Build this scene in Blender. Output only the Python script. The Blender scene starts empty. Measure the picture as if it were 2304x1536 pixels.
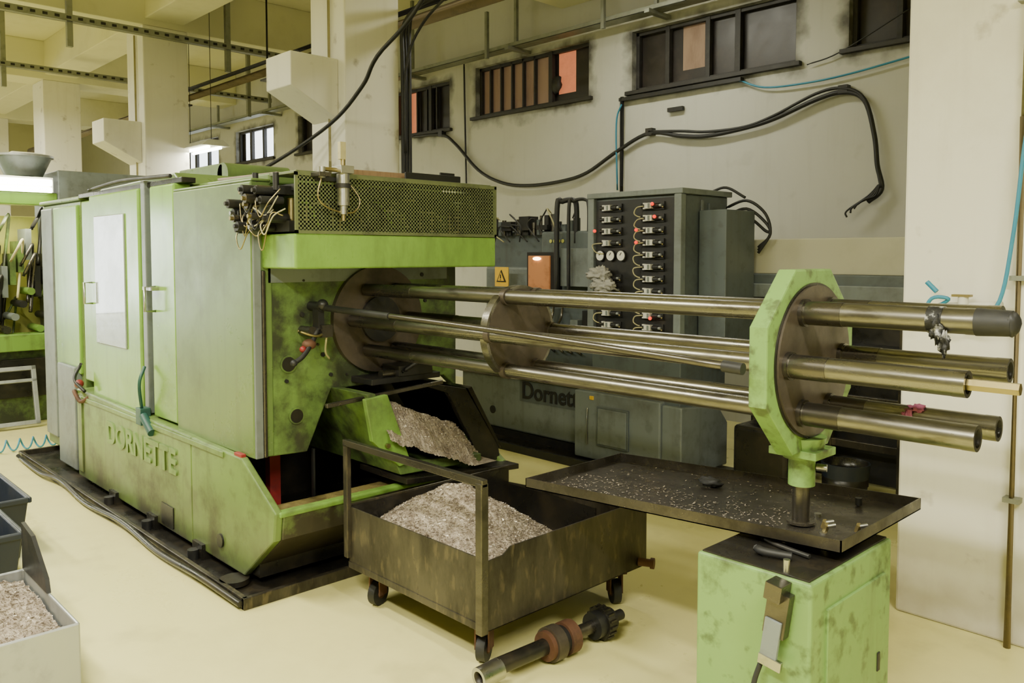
import bpy, bmesh, math, random
from mathutils import Vector, Matrix, noise
random.seed(7)
S=bpy.context.scene
COL=S.collection

# ------------------------------------------------------------------ materials
def N(nt,t,**k):
    n=nt.nodes.new(t)
    for a,b in k.items(): setattr(n,a,b)
    return n
def mat(name,base,dirt=(0.05,0.045,0.03),amt=0.5,rough=0.5,metal=0.0,scale=3.0,bump=0.15,stretch=(1,1,1),spec=0.5,
        speck=0.0,speckcol=(0.03,0.03,0.02),speckscale=40,rough2=None,coat=0.0,lo=0.5,hi=0.72,bscale=None,zdirt=None,emit=None,streak=0.0,streakcol=(0.06,0.05,0.03),speckr=(0.56,0.68)):
    m=bpy.data.materials.new(name); m.use_nodes=True
    nt=m.node_tree; L=nt.links; bs=nt.nodes['Principled BSDF']
    tc=N(nt,'ShaderNodeTexCoord'); mp=N(nt,'ShaderNodeMapping'); mp.inputs['Scale'].default_value=stretch
    L.new(tc.outputs['Object'],mp.inputs[0])
    n1=N(nt,'ShaderNodeTexNoise'); n1.inputs['Scale'].default_value=scale; n1.inputs['Detail'].default_value=9; n1.inputs['Roughness'].default_value=0.68
    L.new(mp.outputs[0],n1.inputs['Vector'])
    r=N(nt,'ShaderNodeMapRange'); r.inputs[1].default_value=lo; r.inputs[2].default_value=hi; r.inputs[3].default_value=0; r.inputs[4].default_value=amt
    L.new(n1.outputs[0],r.inputs[0])
    fac=r.outputs[0]
    if zdirt:
        sx=N(nt,'ShaderNodeSeparateXYZ'); L.new(tc.outputs['Object'],sx.inputs[0])
        zr=N(nt,'ShaderNodeMapRange'); zr.inputs[1].default_value=zdirt[1]; zr.inputs[2].default_value=zdirt[0]; zr.inputs[3].default_value=0; zr.inputs[4].default_value=1
        L.new(sx.outputs[2],zr.inputs[0])
        n3=N(nt,'ShaderNodeTexNoise'); n3.inputs['Scale'].default_value=6; n3.inputs['Detail'].default_value=8
        L.new(mp.outputs[0],n3.inputs['Vector'])
        mu=N(nt,'ShaderNodeMath',operation='MULTIPLY'); L.new(zr.outputs[0],mu.inputs[0]); L.new(n3.outputs[0],mu.inputs[1])
        m2=N(nt,'ShaderNodeMath',operation='MULTIPLY'); L.new(mu.outputs[0],m2.inputs[0]); m2.inputs[1].default_value=zdirt[2]*1.9
        ad=N(nt,'ShaderNodeMath',operation='ADD',use_clamp=True); L.new(fac,ad.inputs[0]); L.new(m2.outputs[0],ad.inputs[1]); fac=ad.outputs[0]
    mx=N(nt,'ShaderNodeMix',data_type='RGBA'); mx.inputs[6].default_value=(*base,1); mx.inputs[7].default_value=(*dirt,1)
    L.new(fac,mx.inputs[0]); col=mx.outputs[2]
    n2=N(nt,'ShaderNodeTexNoise'); n2.inputs['Scale'].default_value=speckscale; n2.inputs['Detail'].default_value=5
    L.new(mp.outputs[0],n2.inputs['Vector'])
    if speck>0:
        r2=N(nt,'ShaderNodeMapRange'); r2.inputs[1].default_value=speckr[0]; r2.inputs[2].default_value=speckr[1]; r2.inputs[4].default_value=speck
        L.new(n2.outputs[0],r2.inputs[0])
        mx2=N(nt,'ShaderNodeMix',data_type='RGBA'); L.new(r2.outputs[0],mx2.inputs[0]); L.new(col,mx2.inputs[6]); mx2.inputs[7].default_value=(*speckcol,1); col=mx2.outputs[2]
    if streak>0:
        mp2=N(nt,'ShaderNodeMapping'); mp2.inputs['Scale'].default_value=(14,14,0.9); L.new(tc.outputs['Object'],mp2.inputs[0])
        n5=N(nt,'ShaderNodeTexNoise'); n5.inputs['Scale'].default_value=1.0; n5.inputs['Detail'].default_value=6; L.new(mp2.outputs[0],n5.inputs['Vector'])
        r5=N(nt,'ShaderNodeMapRange'); r5.inputs[1].default_value=0.54; r5.inputs[2].default_value=0.75; r5.inputs[4].default_value=streak
        L.new(n5.outputs[0],r5.inputs[0])
        mx5=N(nt,'ShaderNodeMix',data_type='RGBA'); L.new(r5.outputs[0],mx5.inputs[0]); L.new(col,mx5.inputs[6]); mx5.inputs[7].default_value=(*streakcol,1); col=mx5.outputs[2]
    L.new(col,bs.inputs['Base Color'])
    rr=N(nt,'ShaderNodeMapRange'); rr.inputs[1].default_value=0.3; rr.inputs[2].default_value=0.7
    rr.inputs[3].default_value=rough; rr.inputs[4].default_value=rough2 if rough2 is not None else min(1,rough+0.2)
    L.new(n1.outputs[0],rr.inputs[0]); L.new(rr.outputs[0],bs.inputs['Roughness'])
    bs.inputs['Metallic'].default_value=metal
    bs.inputs['Specular IOR Level'].default_value=spec
    bs.inputs['Coat Weight'].default_value=coat
    if bump>0:
        b=N(nt,'ShaderNodeBump'); b.inputs['Strength'].default_value=bump; b.inputs['Distance'].default_value=0.01
        if bscale:
            n4=N(nt,'ShaderNodeTexNoise'); n4.inputs['Scale'].default_value=bscale; n4.inputs['Detail'].default_value=4
            L.new(tc.outputs['Object'],n4.inputs['Vector']); L.new(n4.outputs[0],b.inputs['Height'])
        else: L.new(n1.outputs[0],b.inputs['Height'])
        L.new(b.outputs[0],bs.inputs['Normal'])
    if emit:
        bs.inputs['Emission Color'].default_value=(*emit[0],1); bs.inputs['Emission Strength'].default_value=emit[1]
    return m

M={}
M['green']=mat('green_enamel',(0.165,0.31,0.055),(0.06,0.075,0.028),0.85,0.28,scale=2.6,bump=0.05,speck=0.5,speckcol=(0.07,0.08,0.035),speckscale=10,streak=0.45)
M['green_light']=mat('green_enamel_light',(0.20,0.37,0.06),(0.09,0.15,0.04),0.65,0.15,scale=1.6,bump=0.05,streak=0.3,streakcol=(0.07,0.10,0.035),rough2=0.3)
M['green_dull']=mat('green_enamel_dull',(0.115,0.18,0.052),(0.06,0.075,0.035),0.75,0.22,scale=1.3,bump=0.05,streak=0.4,streakcol=(0.05,0.06,0.025),speck=0.25,speckcol=(0.05,0.06,0.025),speckscale=7)
M['green_dirty']=mat('green_enamel_dirty',(0.135,0.225,0.055),(0.026,0.03,0.017),0.96,0.28,scale=3.4,bump=0.15,lo=0.39,hi=0.59,speck=0.5,speckscale=14,streak=0.45)
M['green_base']=mat('green_base_enamel',(0.155,0.245,0.06),(0.045,0.047,0.022),0.8,0.26,scale=2.2,bump=0.12,zdirt=(0.0,0.5,0.9),speck=0.4,speckcol=(0.05,0.05,0.025),speckscale=10,streak=0.5,streakcol=(0.045,0.04,0.02))
M['green_end']=mat('green_base_end_enamel',(0.13,0.20,0.055),(0.035,0.03,0.018),0.95,0.26,scale=3.0,bump=0.15,lo=0.42,hi=0.62,zdirt=(0.05,0.5,1.5),streak=0.5)
M['green_letter']=mat('green_letter_enamel',(0.155,0.25,0.062),(0.07,0.09,0.035),0.6,0.3,scale=6,bump=0.02)
M['green_box']=mat('green_cabinet_enamel',(0.17,0.30,0.085),(0.04,0.045,0.022),0.85,0.33,scale=3.2,bump=0.08,speck=0.65,speckcol=(0.035,0.045,0.025),speckscale=17,lo=0.54,hi=0.68,streak=0.35)
M['green_band']=mat('green_hood_enamel',(0.20,0.37,0.06),(0.09,0.14,0.04),0.6,0.2,scale=4,bump=0.03,stretch=(1,1,0.4),streak=0.4,streakcol=(0.08,0.12,0.035))
M['green_oct']=mat('green_plate_enamel',(0.165,0.30,0.075),(0.045,0.05,0.025),0.85,0.35,scale=5,bump=0.1,speck=0.65,speckcol=(0.05,0.05,0.03),speckscale=20)
M['mesh']=mat('green_mesh_paint',(0.14,0.165,0.075),(0.05,0.05,0.028),0.8,0.45,metal=0.2,scale=5,bump=0)
M['grey_m']=mat('grey_machine_enamel',(0.10,0.12,0.125),(0.035,0.035,0.03),0.65,0.3,scale=2.5,bump=0.06,speck=0.3,speckscale=12,streak=0.3)
M['grey_l']=mat('grey_light_enamel',(0.17,0.195,0.195),(0.07,0.07,0.06),0.65,0.3,scale=2.5,bump=0.05,streak=0.3,speck=0.25,speckscale=12)
M['wellblack']=mat('oily_black',(0.012,0.011,0.009),(0.05,0.035,0.015),0.6,0.15,scale=4,bump=0.2,rough2=0.5)
M['oilledge']=mat('oily_ledge',(0.30,0.24,0.09),(0.08,0.06,0.025),0.9,0.2,scale=7,bump=0.15,lo=0.42,hi=0.62)
M['dark']=mat('dark_metal',(0.02,0.02,0.02),(0.05,0.04,0.03),0.6,0.35,metal=0.3,scale=8,bump=0.1)
M['black']=mat('black_rubber',(0.012,0.012,0.013),(0.03,0.03,0.028),0.4,0.45,scale=12,bump=0.05)
M['steel']=mat('worn_steel',(0.215,0.205,0.175),(0.06,0.052,0.04),0.8,0.2,metal=0.95,scale=8,bump=0.05,stretch=(0.25,1,1),speck=0.6,speckcol=(0.055,0.047,0.035),speckscale=26)
M['steel_dark']=mat('oily_steel',(0.12,0.11,0.095),(0.035,0.03,0.022),0.8,0.2,metal=0.9,scale=7,bump=0.04,stretch=(0.3,1,1))
M['steel_bright']=mat('bright_steel',(0.45,0.45,0.42),(0.16,0.15,0.12),0.6,0.25,metal=1.0,scale=9,bump=0.02)
M['brownsteel']=mat('brown_oiled_plate',(0.10,0.08,0.062),(0.042,0.035,0.027),0.8,0.3,metal=0.5,scale=6,bump=0.08,lo=0.4,hi=0.7)
M['grimysteel']=mat('grimy_sheet_steel',(0.075,0.066,0.048),(0.02,0.017,0.012),0.95,0.25,metal=0.5,scale=4,bump=0.25,stretch=(1,1,0.35),lo=0.40,hi=0.6,speck=0.35,speckcol=(0.20,0.16,0.09),speckscale=30)
M['traysteel']=mat('tray_steel',(0.09,0.08,0.065),(0.03,0.025,0.018),0.9,0.16,metal=0.7,scale=5,bump=0.12,lo=0.42,hi=0.65,rough2=0.45)
M['brass']=mat('brass',(0.36,0.30,0.14),(0.2,0.15,0.07),0.6,0.28,metal=1.0,scale=12,bump=0)
M['rust']=mat('rusty_iron',(0.12,0.055,0.03),(0.04,0.025,0.018),0.8,0.55,metal=0.3,scale=12,bump=0.3)
M['chips']=mat('metal_chips',(0.40,0.34,0.27),(0.21,0.165,0.125),0.9,0.45,metal=0.3,scale=18,bump=1.0,speck=0.6,speckcol=(0.19,0.15,0.11),speckscale=90,lo=0.42,hi=0.62,bscale=90)
M['flake']=mat('chip_flakes',(0.48,0.43,0.35),(0.27,0.22,0.17),0.8,0.35,metal=0.5,scale=40,bump=0)
M['alu']=mat('aluminium',(0.42,0.44,0.45),(0.2,0.2,0.2),0.5,0.38,metal=0.7,scale=6,bump=0,streak=0.3)
M['doorglass']=mat('door_window_plastic',(0.24,0.29,0.22),(0.15,0.19,0.13),0.6,0.16,scale=3,bump=0.25,coat=0.5,bscale=9,rough2=0.34)
M['white']=mat('white_plastic',(0.62,0.61,0.55),(0.35,0.33,0.27),0.5,0.4,scale=9,bump=0)
M['cream']=mat('cream_cable',(0.42,0.38,0.2),(0.22,0.18,0.1),0.5,0.5,scale=9,bump=0)
M['creampanel']=mat('cream_sheet_metal',(0.46,0.45,0.34),(0.33,0.31,0.22),0.5,0.4,scale=1.5,bump=0.02)
M['bluehose']=mat('blue_hose',(0.03,0.22,0.36),(0.02,0.13,0.2),0.4,0.35,scale=9,bump=0)
M['teal']=mat('dark_teal_valve',(0.02,0.08,0.065),(0.02,0.04,0.03),0.6,0.35,scale=9,bump=0)
M['bluebin']=mat('navy_plastic',(0.012,0.018,0.032),(0.03,0.03,0.03),0.5,0.35,scale=6,bump=0.05)
M['red']=mat('red_paint',(0.25,0.02,0.02),(0.1,0.02,0.02),0.6,0.35,scale=8,bump=0)
M['pink']=mat('magenta_rag',(0.30,0.08,0.16),(0.18,0.05,0.1),0.5,0.8,scale=20,bump=0.3)
M['rag']=mat('grey_rag',(0.34,0.33,0.30),(0.12,0.12,0.11),0.8,0.9,scale=18,bump=0.5)
M['foil']=mat('crumpled_silver_tape',(0.34,0.34,0.33),(0.015,0.015,0.015),1.0,0.3,metal=0.4,scale=20,bump=0.6,lo=0.42,hi=0.5)
M['wood']=mat('plank_wood',(0.30,0.19,0.10),(0.16,0.09,0.05),0.7,0.7,scale=6,bump=0.2,stretch=(1,8,1))
M['pinkboard']=mat('pinkish_board',(0.30,0.23,0.20),(0.18,0.14,0.11),0.6,0.7,scale=4,bump=0.05)
M['yellow']=mat('yellow_sign',(0.75,0.46,0.03),(0.5,0.32,0.03),0.4,0.4,scale=9,bump=0)
M['yellowlit']=mat('yellow_lit_panel',(0.55,0.55,0.12),(0.3,0.32,0.1),0.5,0.4,scale=4,bump=0)  # yellow light on the left machine's recess, put into the panel colour
M['pipebrown']=mat('brown_painted_pipe',(0.22,0.17,0.09),(0.08,0.06,0.04),0.7,0.5,scale=5,bump=0.05)
M['conduit']=mat('galvanised_strut',(0.26,0.27,0.22),(0.12,0.12,0.09),0.6,0.45,metal=0.5,scale=7,bump=0.02)
M['lampwhite']=mat('tube_glow',(1,1,1),(1,1,1),0,0.5,bump=0,emit=((1.0,0.98,0.80),22))
M['lamphouse']=mat('lamp_housing',(0.6,0.6,0.52),(0.4,0.4,0.34),0.4,0.5,scale=5,bump=0)
M['redled']=mat('red_led',(0.6,0.03,0.01),(0.5,0.02,0.01),0.2,0.3,bump=0,emit=((1,0.05,0.02),1.5))
M['worklamp']=mat('work_area_glow',(0.35,0.15,0.06),(0.12,0.05,0.02),0.9,0.6,scale=7,bump=0,emit=((1.0,0.36,0.10),0.14))
M['workbulb']=mat('work_lamp_bulb',(1,.8,.5),(1,.8,.5),0,0.5,bump=0,emit=((1.0,0.65,0.3),14))
M['dial']=mat('gauge_dial',(0.7,0.69,0.62),(0.55,0.55,0.46),0.3,0.3,scale=9,bump=0)
M['column']=mat('column_plaster',(0.74,0.72,0.62),(0.50,0.46,0.36),0.5,0.75,scale=0.9,bump=0.08,zdirt=(0.0,0.5,0.85),speck=0.65,speckcol=(0.22,0.18,0.13),speckscale=5,lo=0.52,hi=0.8,speckr=(0.63,0.73),streak=0.12,streakcol=(0.3,0.26,0.18))
M['ceil']=mat('ceiling_paint',(0.70,0.68,0.46),(0.50,0.48,0.30),0.6,0.8,scale=0.7,bump=0.05)
M['skypane']=mat('daylight_pane',(0.8,0.85,0.9),(0.8,0.85,0.9),0,0.3,bump=0,emit=((0.85,0.92,1.0),4.0))
M['paneD']=mat('dirty_dark_glass',(0.018,0.014,0.012),(0.05,0.035,0.028),0.8,0.3,scale=3,bump=0.02)
M['paneO']=mat('lit_orange_pane',(0.4,0.14,0.07),(0.2,0.06,0.03),0.7,0.5,scale=4,bump=0,emit=((1.0,0.30,0.13),0.5))
M['paneT']=mat('tan_slats',(0.28,0.19,0.13),(0.10,0.06,0.045),0.8,0.6,scale=3,bump=0,stretch=(1,1,0.3),emit=((0.8,0.45,0.25),0.05))
M['frame']=mat('sooty_window_frame',(0.02,0.018,0.016),(0.06,0.055,0.05),0.6,0.5,scale=10,bump=0.1)
M['skypane2']=mat('unseen_door_daylight',(0.8,0.85,0.9),(0.8,0.85,0.9),0,0.3,bump=0,emit=((0.92,0.97,1.0),14))  # glow of the unseen opening that reflects in the lathe doors
M['floor']=mat('epoxy_floor',(0.72,0.67,0.285),(0.47,0.43,0.19),0.5,0.22,scale=1.0,bump=0.03,speck=0.3,speckcol=(0.40,0.36,0.16),speckscale=3.5,rough2=0.42,lo=0.5,hi=0.75)
WINS=[(-9.95,-8.49,3.28,3.92),(-7.97,-6.07,3.36,3.98),(-5.47,-3.63,3.33,3.95),(-3.15,-1.35,3.36,3.98),
      (-12.45,-10.75,3.30,3.92),(-14.75,-13.3,3.32,3.90),(-17.3,-15.5,3.30,3.90),(-19.8,-18.0,3.30,3.90)]
def wall_mat():
    m=mat('back_wall_plaster',(0.49,0.49,0.44),(0.37,0.36,0.30),0.5,0.8,scale=0.7,bump=0.08,speck=0.3,speckcol=(0.25,0.23,0.19),speckscale=3,lo=0.48,hi=0.78,speckr=(0.62,0.75),streak=0.12,streakcol=(0.26,0.24,0.19))
    nt=m.node_tree; L=nt.links; bs=nt.nodes['Principled BSDF']
    src=bs.inputs['Base Color'].links[0].from_socket
    tc=N(nt,'ShaderNodeTexCoord'); sx=N(nt,'ShaderNodeSeparateXYZ'); L.new(tc.outputs['Object'],sx.inputs[0])
    nz=N(nt,'ShaderNodeTexNoise'); nz.inputs['Scale'].default_value=4; nz.inputs['Detail'].default_value=9; L.new(tc.outputs['Object'],nz.inputs['Vector'])
    acc=None
    def M2(op,a,b,clamp=False):
        n=N(nt,'ShaderNodeMath',operation=op,use_clamp=clamp)
        for i,x in enumerate((a,b)):
            if isinstance(x,(int,float)): n.inputs[i].default_value=x
            else: L.new(x,n.inputs[i])
        return n.outputs[0]
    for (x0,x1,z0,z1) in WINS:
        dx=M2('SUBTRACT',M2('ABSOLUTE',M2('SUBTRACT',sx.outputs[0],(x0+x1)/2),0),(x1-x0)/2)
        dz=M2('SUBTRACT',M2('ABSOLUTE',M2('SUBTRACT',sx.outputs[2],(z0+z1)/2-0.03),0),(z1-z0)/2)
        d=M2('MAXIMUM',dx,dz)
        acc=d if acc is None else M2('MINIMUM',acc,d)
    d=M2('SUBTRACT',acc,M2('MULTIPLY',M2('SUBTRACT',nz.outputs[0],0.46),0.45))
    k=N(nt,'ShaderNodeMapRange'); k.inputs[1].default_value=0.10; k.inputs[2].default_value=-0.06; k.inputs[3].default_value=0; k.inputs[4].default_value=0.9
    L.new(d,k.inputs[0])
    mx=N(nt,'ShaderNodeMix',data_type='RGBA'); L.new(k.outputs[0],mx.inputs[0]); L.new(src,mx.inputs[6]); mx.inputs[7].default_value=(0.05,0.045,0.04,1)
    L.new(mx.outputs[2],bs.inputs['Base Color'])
    return m
M['wall']=wall_mat()

# ------------------------------------------------------------------ builders
def top(name,loc):
    e=bpy.data.objects.new(name,None); e.empty_display_size=0.1; e.location=loc; COL.objects.link(e)
    return e
class Part:
    def __init__(s,name,parent=None):
        s.name=name; s.parent=parent; s.bm=bmesh.new(); s.mats=[]
    def mi(s,m):
        m=M[m]
        if m not in s.mats: s.mats.append(m)
        return s.mats.index(m)
    def face(s,vs,m,smooth=False):
        try:
            f=s.bm.faces.new(vs); f.material_index=s.mi(m); f.smooth=smooth; return f
        except ValueError: return None
    def box(s,x0,x1,y0,y1,z0,z1,m,rot=None,c=None):
        P=[Vector((x,y,z)) for x in (x0,x1) for y in (y0,y1) for z in (z0,z1)]
        if rot is not None:
            c=Vector(c) if c else Vector(((x0+x1)/2,(y0+y1)/2,(z0+z1)/2))
            P=[rot@(p-c)+c for p in P]
        v=[s.bm.verts.new(p) for p in P]
        for q in ((0,1,3,2),(4,6,7,5),(0,4,5,1),(2,3,7,6),(0,2,6,4),(1,5,7,3)): s.face([v[i] for i in q],m)
        return s
    def prism(s,pts,ax,a0,a1,m):
        def mk(p,a):
            if ax=='x': return Vector((a,p[0],p[1]))
            if ax=='y': return Vector((p[0],a,p[1]))
            return Vector((p[0],p[1],a))
        A=[s.bm.verts.new(mk(p,a0)) for p in pts]; B=[s.bm.verts.new(mk(p,a1)) for p in pts]
        fs=[s.face(A,m),s.face(B[::-1],m)]
        n=len(pts)
        for i in range(n): fs.append(s.face([A[i],B[i],B[(i+1)%n],A[(i+1)%n]],m))
        bmesh.ops.recalc_face_normals(s.bm,faces=[f for f in fs if f])
        return s
    def frame(s,d):
        d=d.normalized(); up=Vector((0,0,1)) if abs(d.z)<0.9 else Vector((1,0,0))
        u=d.cross(up).normalized(); w=u.cross(d); return u,w
    def cyl(s,p0,p1,r,m,r1=None,seg=24,hollow=0,inner='wellblack',smooth=True,phase=0):
        p0=Vector(p0);p1=Vector(p1); r1=r if r1 is None else r1
        u,w=s.frame(p1-p0)
        def ring(c,rr): return [s.bm.verts.new(c+(u*math.cos(t)+w*math.sin(t))*rr) for t in [phase+2*math.pi*i/seg for i in range(seg)]]
        A=ring(p0,r);B=ring(p1,r1)
        for i in range(seg): s.face([A[i],B[i],B[(i+1)%seg],A[(i+1)%seg]],m,smooth)
        s.face(ring(p0,r)[::-1],m)
        if hollow:
            o=ring(p1,r1); h=ring(p1,hollow); deep=p1+(p0-p1)*min(0.6,0.14/(p1-p0).length); k=ring(deep,hollow)
            for i in range(seg):
                j=(i+1)%seg
                s.face([o[i],h[i],h[j],o[j]],m); s.face([h[i],k[i],k[j],h[j]],inner,True)
            s.face(k,inner)
        else: s.face(ring(p1,r1),m)
        return s
    def sph(s,c,r,m,sc=(1,1,1),seg=16,jit=0,nf=8):
        c=Vector(c)
        R=[]
        def kk(d):
            return 1+jit*(noise.noise(d*nf*0.25+c*3)*1.3+noise.noise(d*nf*0.7+c*5)*0.5)
        for i in range(1,seg):
            ph=math.pi*i/seg; R.append([])
            for j in range(seg*2):
                t=math.pi*j/seg
                d=Vector((math.sin(ph)*math.cos(t),math.sin(ph)*math.sin(t),math.cos(ph)))
                R[-1].append(s.bm.verts.new(c+Vector((d.x*sc[0],d.y*sc[1],d.z*sc[2]))*r*kk(d)))
        n=seg*2
        a=s.bm.verts.new(c+Vector((0,0,r*sc[2]*kk(Vector((0,0,1)))))); b=s.bm.verts.new(c-Vector((0,0,r*sc[2]*kk(Vector((0,0,-1))))))
        for j in range(n):
            s.face([a,R[0][j],R[0][(j+1)%n]],m,True); s.face([R[-1][j],b,R[-1][(j+1)%n]],m,True)
            for i in range(seg-2): s.face([R[i][j],R[i+1][j],R[i+1][(j+1)%n],R[i][(j+1)%n]],m,True)
        return s
    def tube(s,pts,r,m,seg=8,smooth=True,sub=6):
        P=[Vector(p) for p in pts]
        if smooth and len(P)>2:
            Q=[]; E=[P[0]*2-P[1]]+P+[P[-1]*2-P[-2]]
            for i in range(1,len(E)-2):
                for k in range(sub):
                    t=k/sub; a,b,c,d=E[i-1],E[i],E[i+1],E[i+2]
                    Q.append(0.5*((2*b)+(c-a)*t+(2*a-5*b+4*c-d)*t*t+(3*b-a-3*c+d)*t**3))
            Q.append(P[-1]); P=Q
        u=None; rings=[]
        for i,p in enumerate(P):
            d=(P[min(i+1,len(P)-1)]-P[max(i-1,0)])
            if d.length<1e-6: continue
            d.normalize()
            if u is None: u,w=s.frame(d)
            else:
                u=(u-d*u.dot(d)).normalized(); w=d.cross(u)
            rings.append([s.bm.verts.new(p+(u*math.cos(2*math.pi*k/seg)+w*math.sin(2*math.pi*k/seg))*r) for k in range(seg)])
        for a,b in zip(rings,rings[1:]):
            for k in range(seg): s.face([a[k],a[(k+1)%seg],b[(k+1)%seg],b[k]],m,True)
        s.face(rings[0][::-1],m); s.face(rings[-1],m)
        return s
    def done(s,bevel=0,segs=2):
        me=bpy.data.meshes.new(s.name); s.bm.normal_update(); s.bm.to_mesh(me); s.bm.free()
        for m in s.mats: me.materials.append(m)
        o=bpy.data.objects.new(s.name,me); COL.objects.link(o)
        if bevel:
            b=o.modifiers.new('bevel','BEVEL'); b.width=bevel; b.segments=segs; b.limit_method='ANGLE'; b.angle_limit=math.radians(50)
        if s.parent:
            o.parent=s.parent; o.matrix_parent_inverse=Matrix.Translation(s.parent.location).inverted()
        return o
def pile(part,fn,x0,x1,y0,y1,n,nflake,zmin=None,jit=0.009,fl=0.0075):
    g=[]
    for i in range(n+1):
        g.append([])
        for j in range(n+1):
            x=x0+(x1-x0)*i/n; y=y0+(y1-y0)*j/n
            z=fn(x,y)+noise.noise(Vector((x*14,y*14,1)))*0.016+noise.noise(Vector((x*55,y*55,3)))*jit+random.uniform(-1,1)*jit*0.35
            if zmin is not None: z=max(zmin,z)
            g[-1].append(part.bm.verts.new((x,y,z)))
    for i in range(n):
        for j in range(n):
            part.face([g[i][j],g[i+1][j],g[i+1][j+1],g[i][j+1]],'chips',False)
    for k in range(nflake):
        x=random.uniform(x0,x1);y=random.uniform(y0,y1);z=fn(x,y)
        if zmin is not None and z<zmin+0.01: continue
        c=Vector((x,y,z+0.003+noise.noise(Vector((x*14,y*14,1)))*0.016))
        d=Vector((random.uniform(-1,1),random.uniform(-1,1),random.uniform(-.5,.7))).normalized()
        u,w=part.frame(d); l=random.uniform(.4,1)*fl; h=l*0.35
        a=[part.bm.verts.new(c+u*l*s1+w*h*s2+d*(h*0.5 if s1 else 0)) for s1,s2 in ((-1,-1),(0,-1),(0,1),(-1,1),(1,-1),(1,1))]
        mm='flake' if random.random()<0.4 else 'chips'
        part.face([a[0],a[1],a[2],a[3]],mm); part.face([a[1],a[4],a[5],a[2]],mm)
def text(name,body,size,loc,rot,m,parent,ext=0.004,sx=1,bold=0.0):
    c=bpy.data.curves.new(name,'FONT'); c.body=body; c.size=size; c.extrude=ext; c.offset=bold
    c.materials.append(M[m])
    o=bpy.data.objects.new(name,c); COL.objects.link(o)
    o.parent=parent; o.matrix_parent_inverse=Matrix.Translation(parent.location).inverted()
    o.location=loc; o.rotation_euler=rot; o.scale=(sx,1,1); return o

# ------------------------------------------------------------------ room shell
XL,XR,YF,YB,ZC=-24.0,4.0,-8.0,7.0,5.0
p=Part('floor'); p.box(XL,XR,YF,YB+0.3,-0.1,0,'floor'); p.done()
p=Part('ceiling'); p.box(XL,XR,YF,YB+0.3,ZC,ZC+0.1,'ceil'); p.done()
p=Part('wall_back')
ws=sorted(WINS); T=0.3
p.box(XL,XR,YB,YB+T,0,3.28,'wall'); p.box(XL,XR,YB,YB+T,3.98,ZC,'wall')
x=XL
for (a,b,z0,z1) in ws:
    p.box(x,a,YB,YB+T,3.28,3.98,'wall')
    if z0>3.281: p.box(a,b,YB,YB+T,3.28,z0,'wall')
    if z1<3.979: p.box(a,b,YB,YB+T,z1,3.98,'wall')
    x=b
p.box(x,XR,YB,YB+T,3.28,3.98,'wall'); p.done()
p=Part('wall_right'); p.box(XR,XR+0.2,YF,YB+0.3,0,ZC,'ceil'); p.done()
p=Part('wall_front'); p.box(XL,XR,YF-0.2,YF,0,ZC,'ceil'); p.done()
p=Part('wall_left'); p.box(XL-0.2,XL,YF,-6.4,0,ZC,'ceil'); p.box(XL-0.2,XL,-3.3,YB+0.3,0,ZC,'ceil'); p.box(XL-0.2,XL,-6.4,-3.3,2.9,ZC,'ceil'); p.done()
d=top('unseen_door_1',(XL,-4.85,0))  # unseen daylight opening, placed and sized to reflect in the lathe doors
p=Part('daylight_opening',d); p.box(XL-0.18,XL-0.15,-6.4,-3.3,0.02,2.9,'skypane2'); p.done()
p=Part('door_frame',d)
for y in (-6.4,-4.9,-3.38): p.box(XL-0.14,XL+0.02,y,y+0.08,0,2.9,'conduit')
p.box(XL-0.14,XL+0.02,-6.4,-3.3,2.82,2.9,'conduit'); p.done(0.005)

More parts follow.
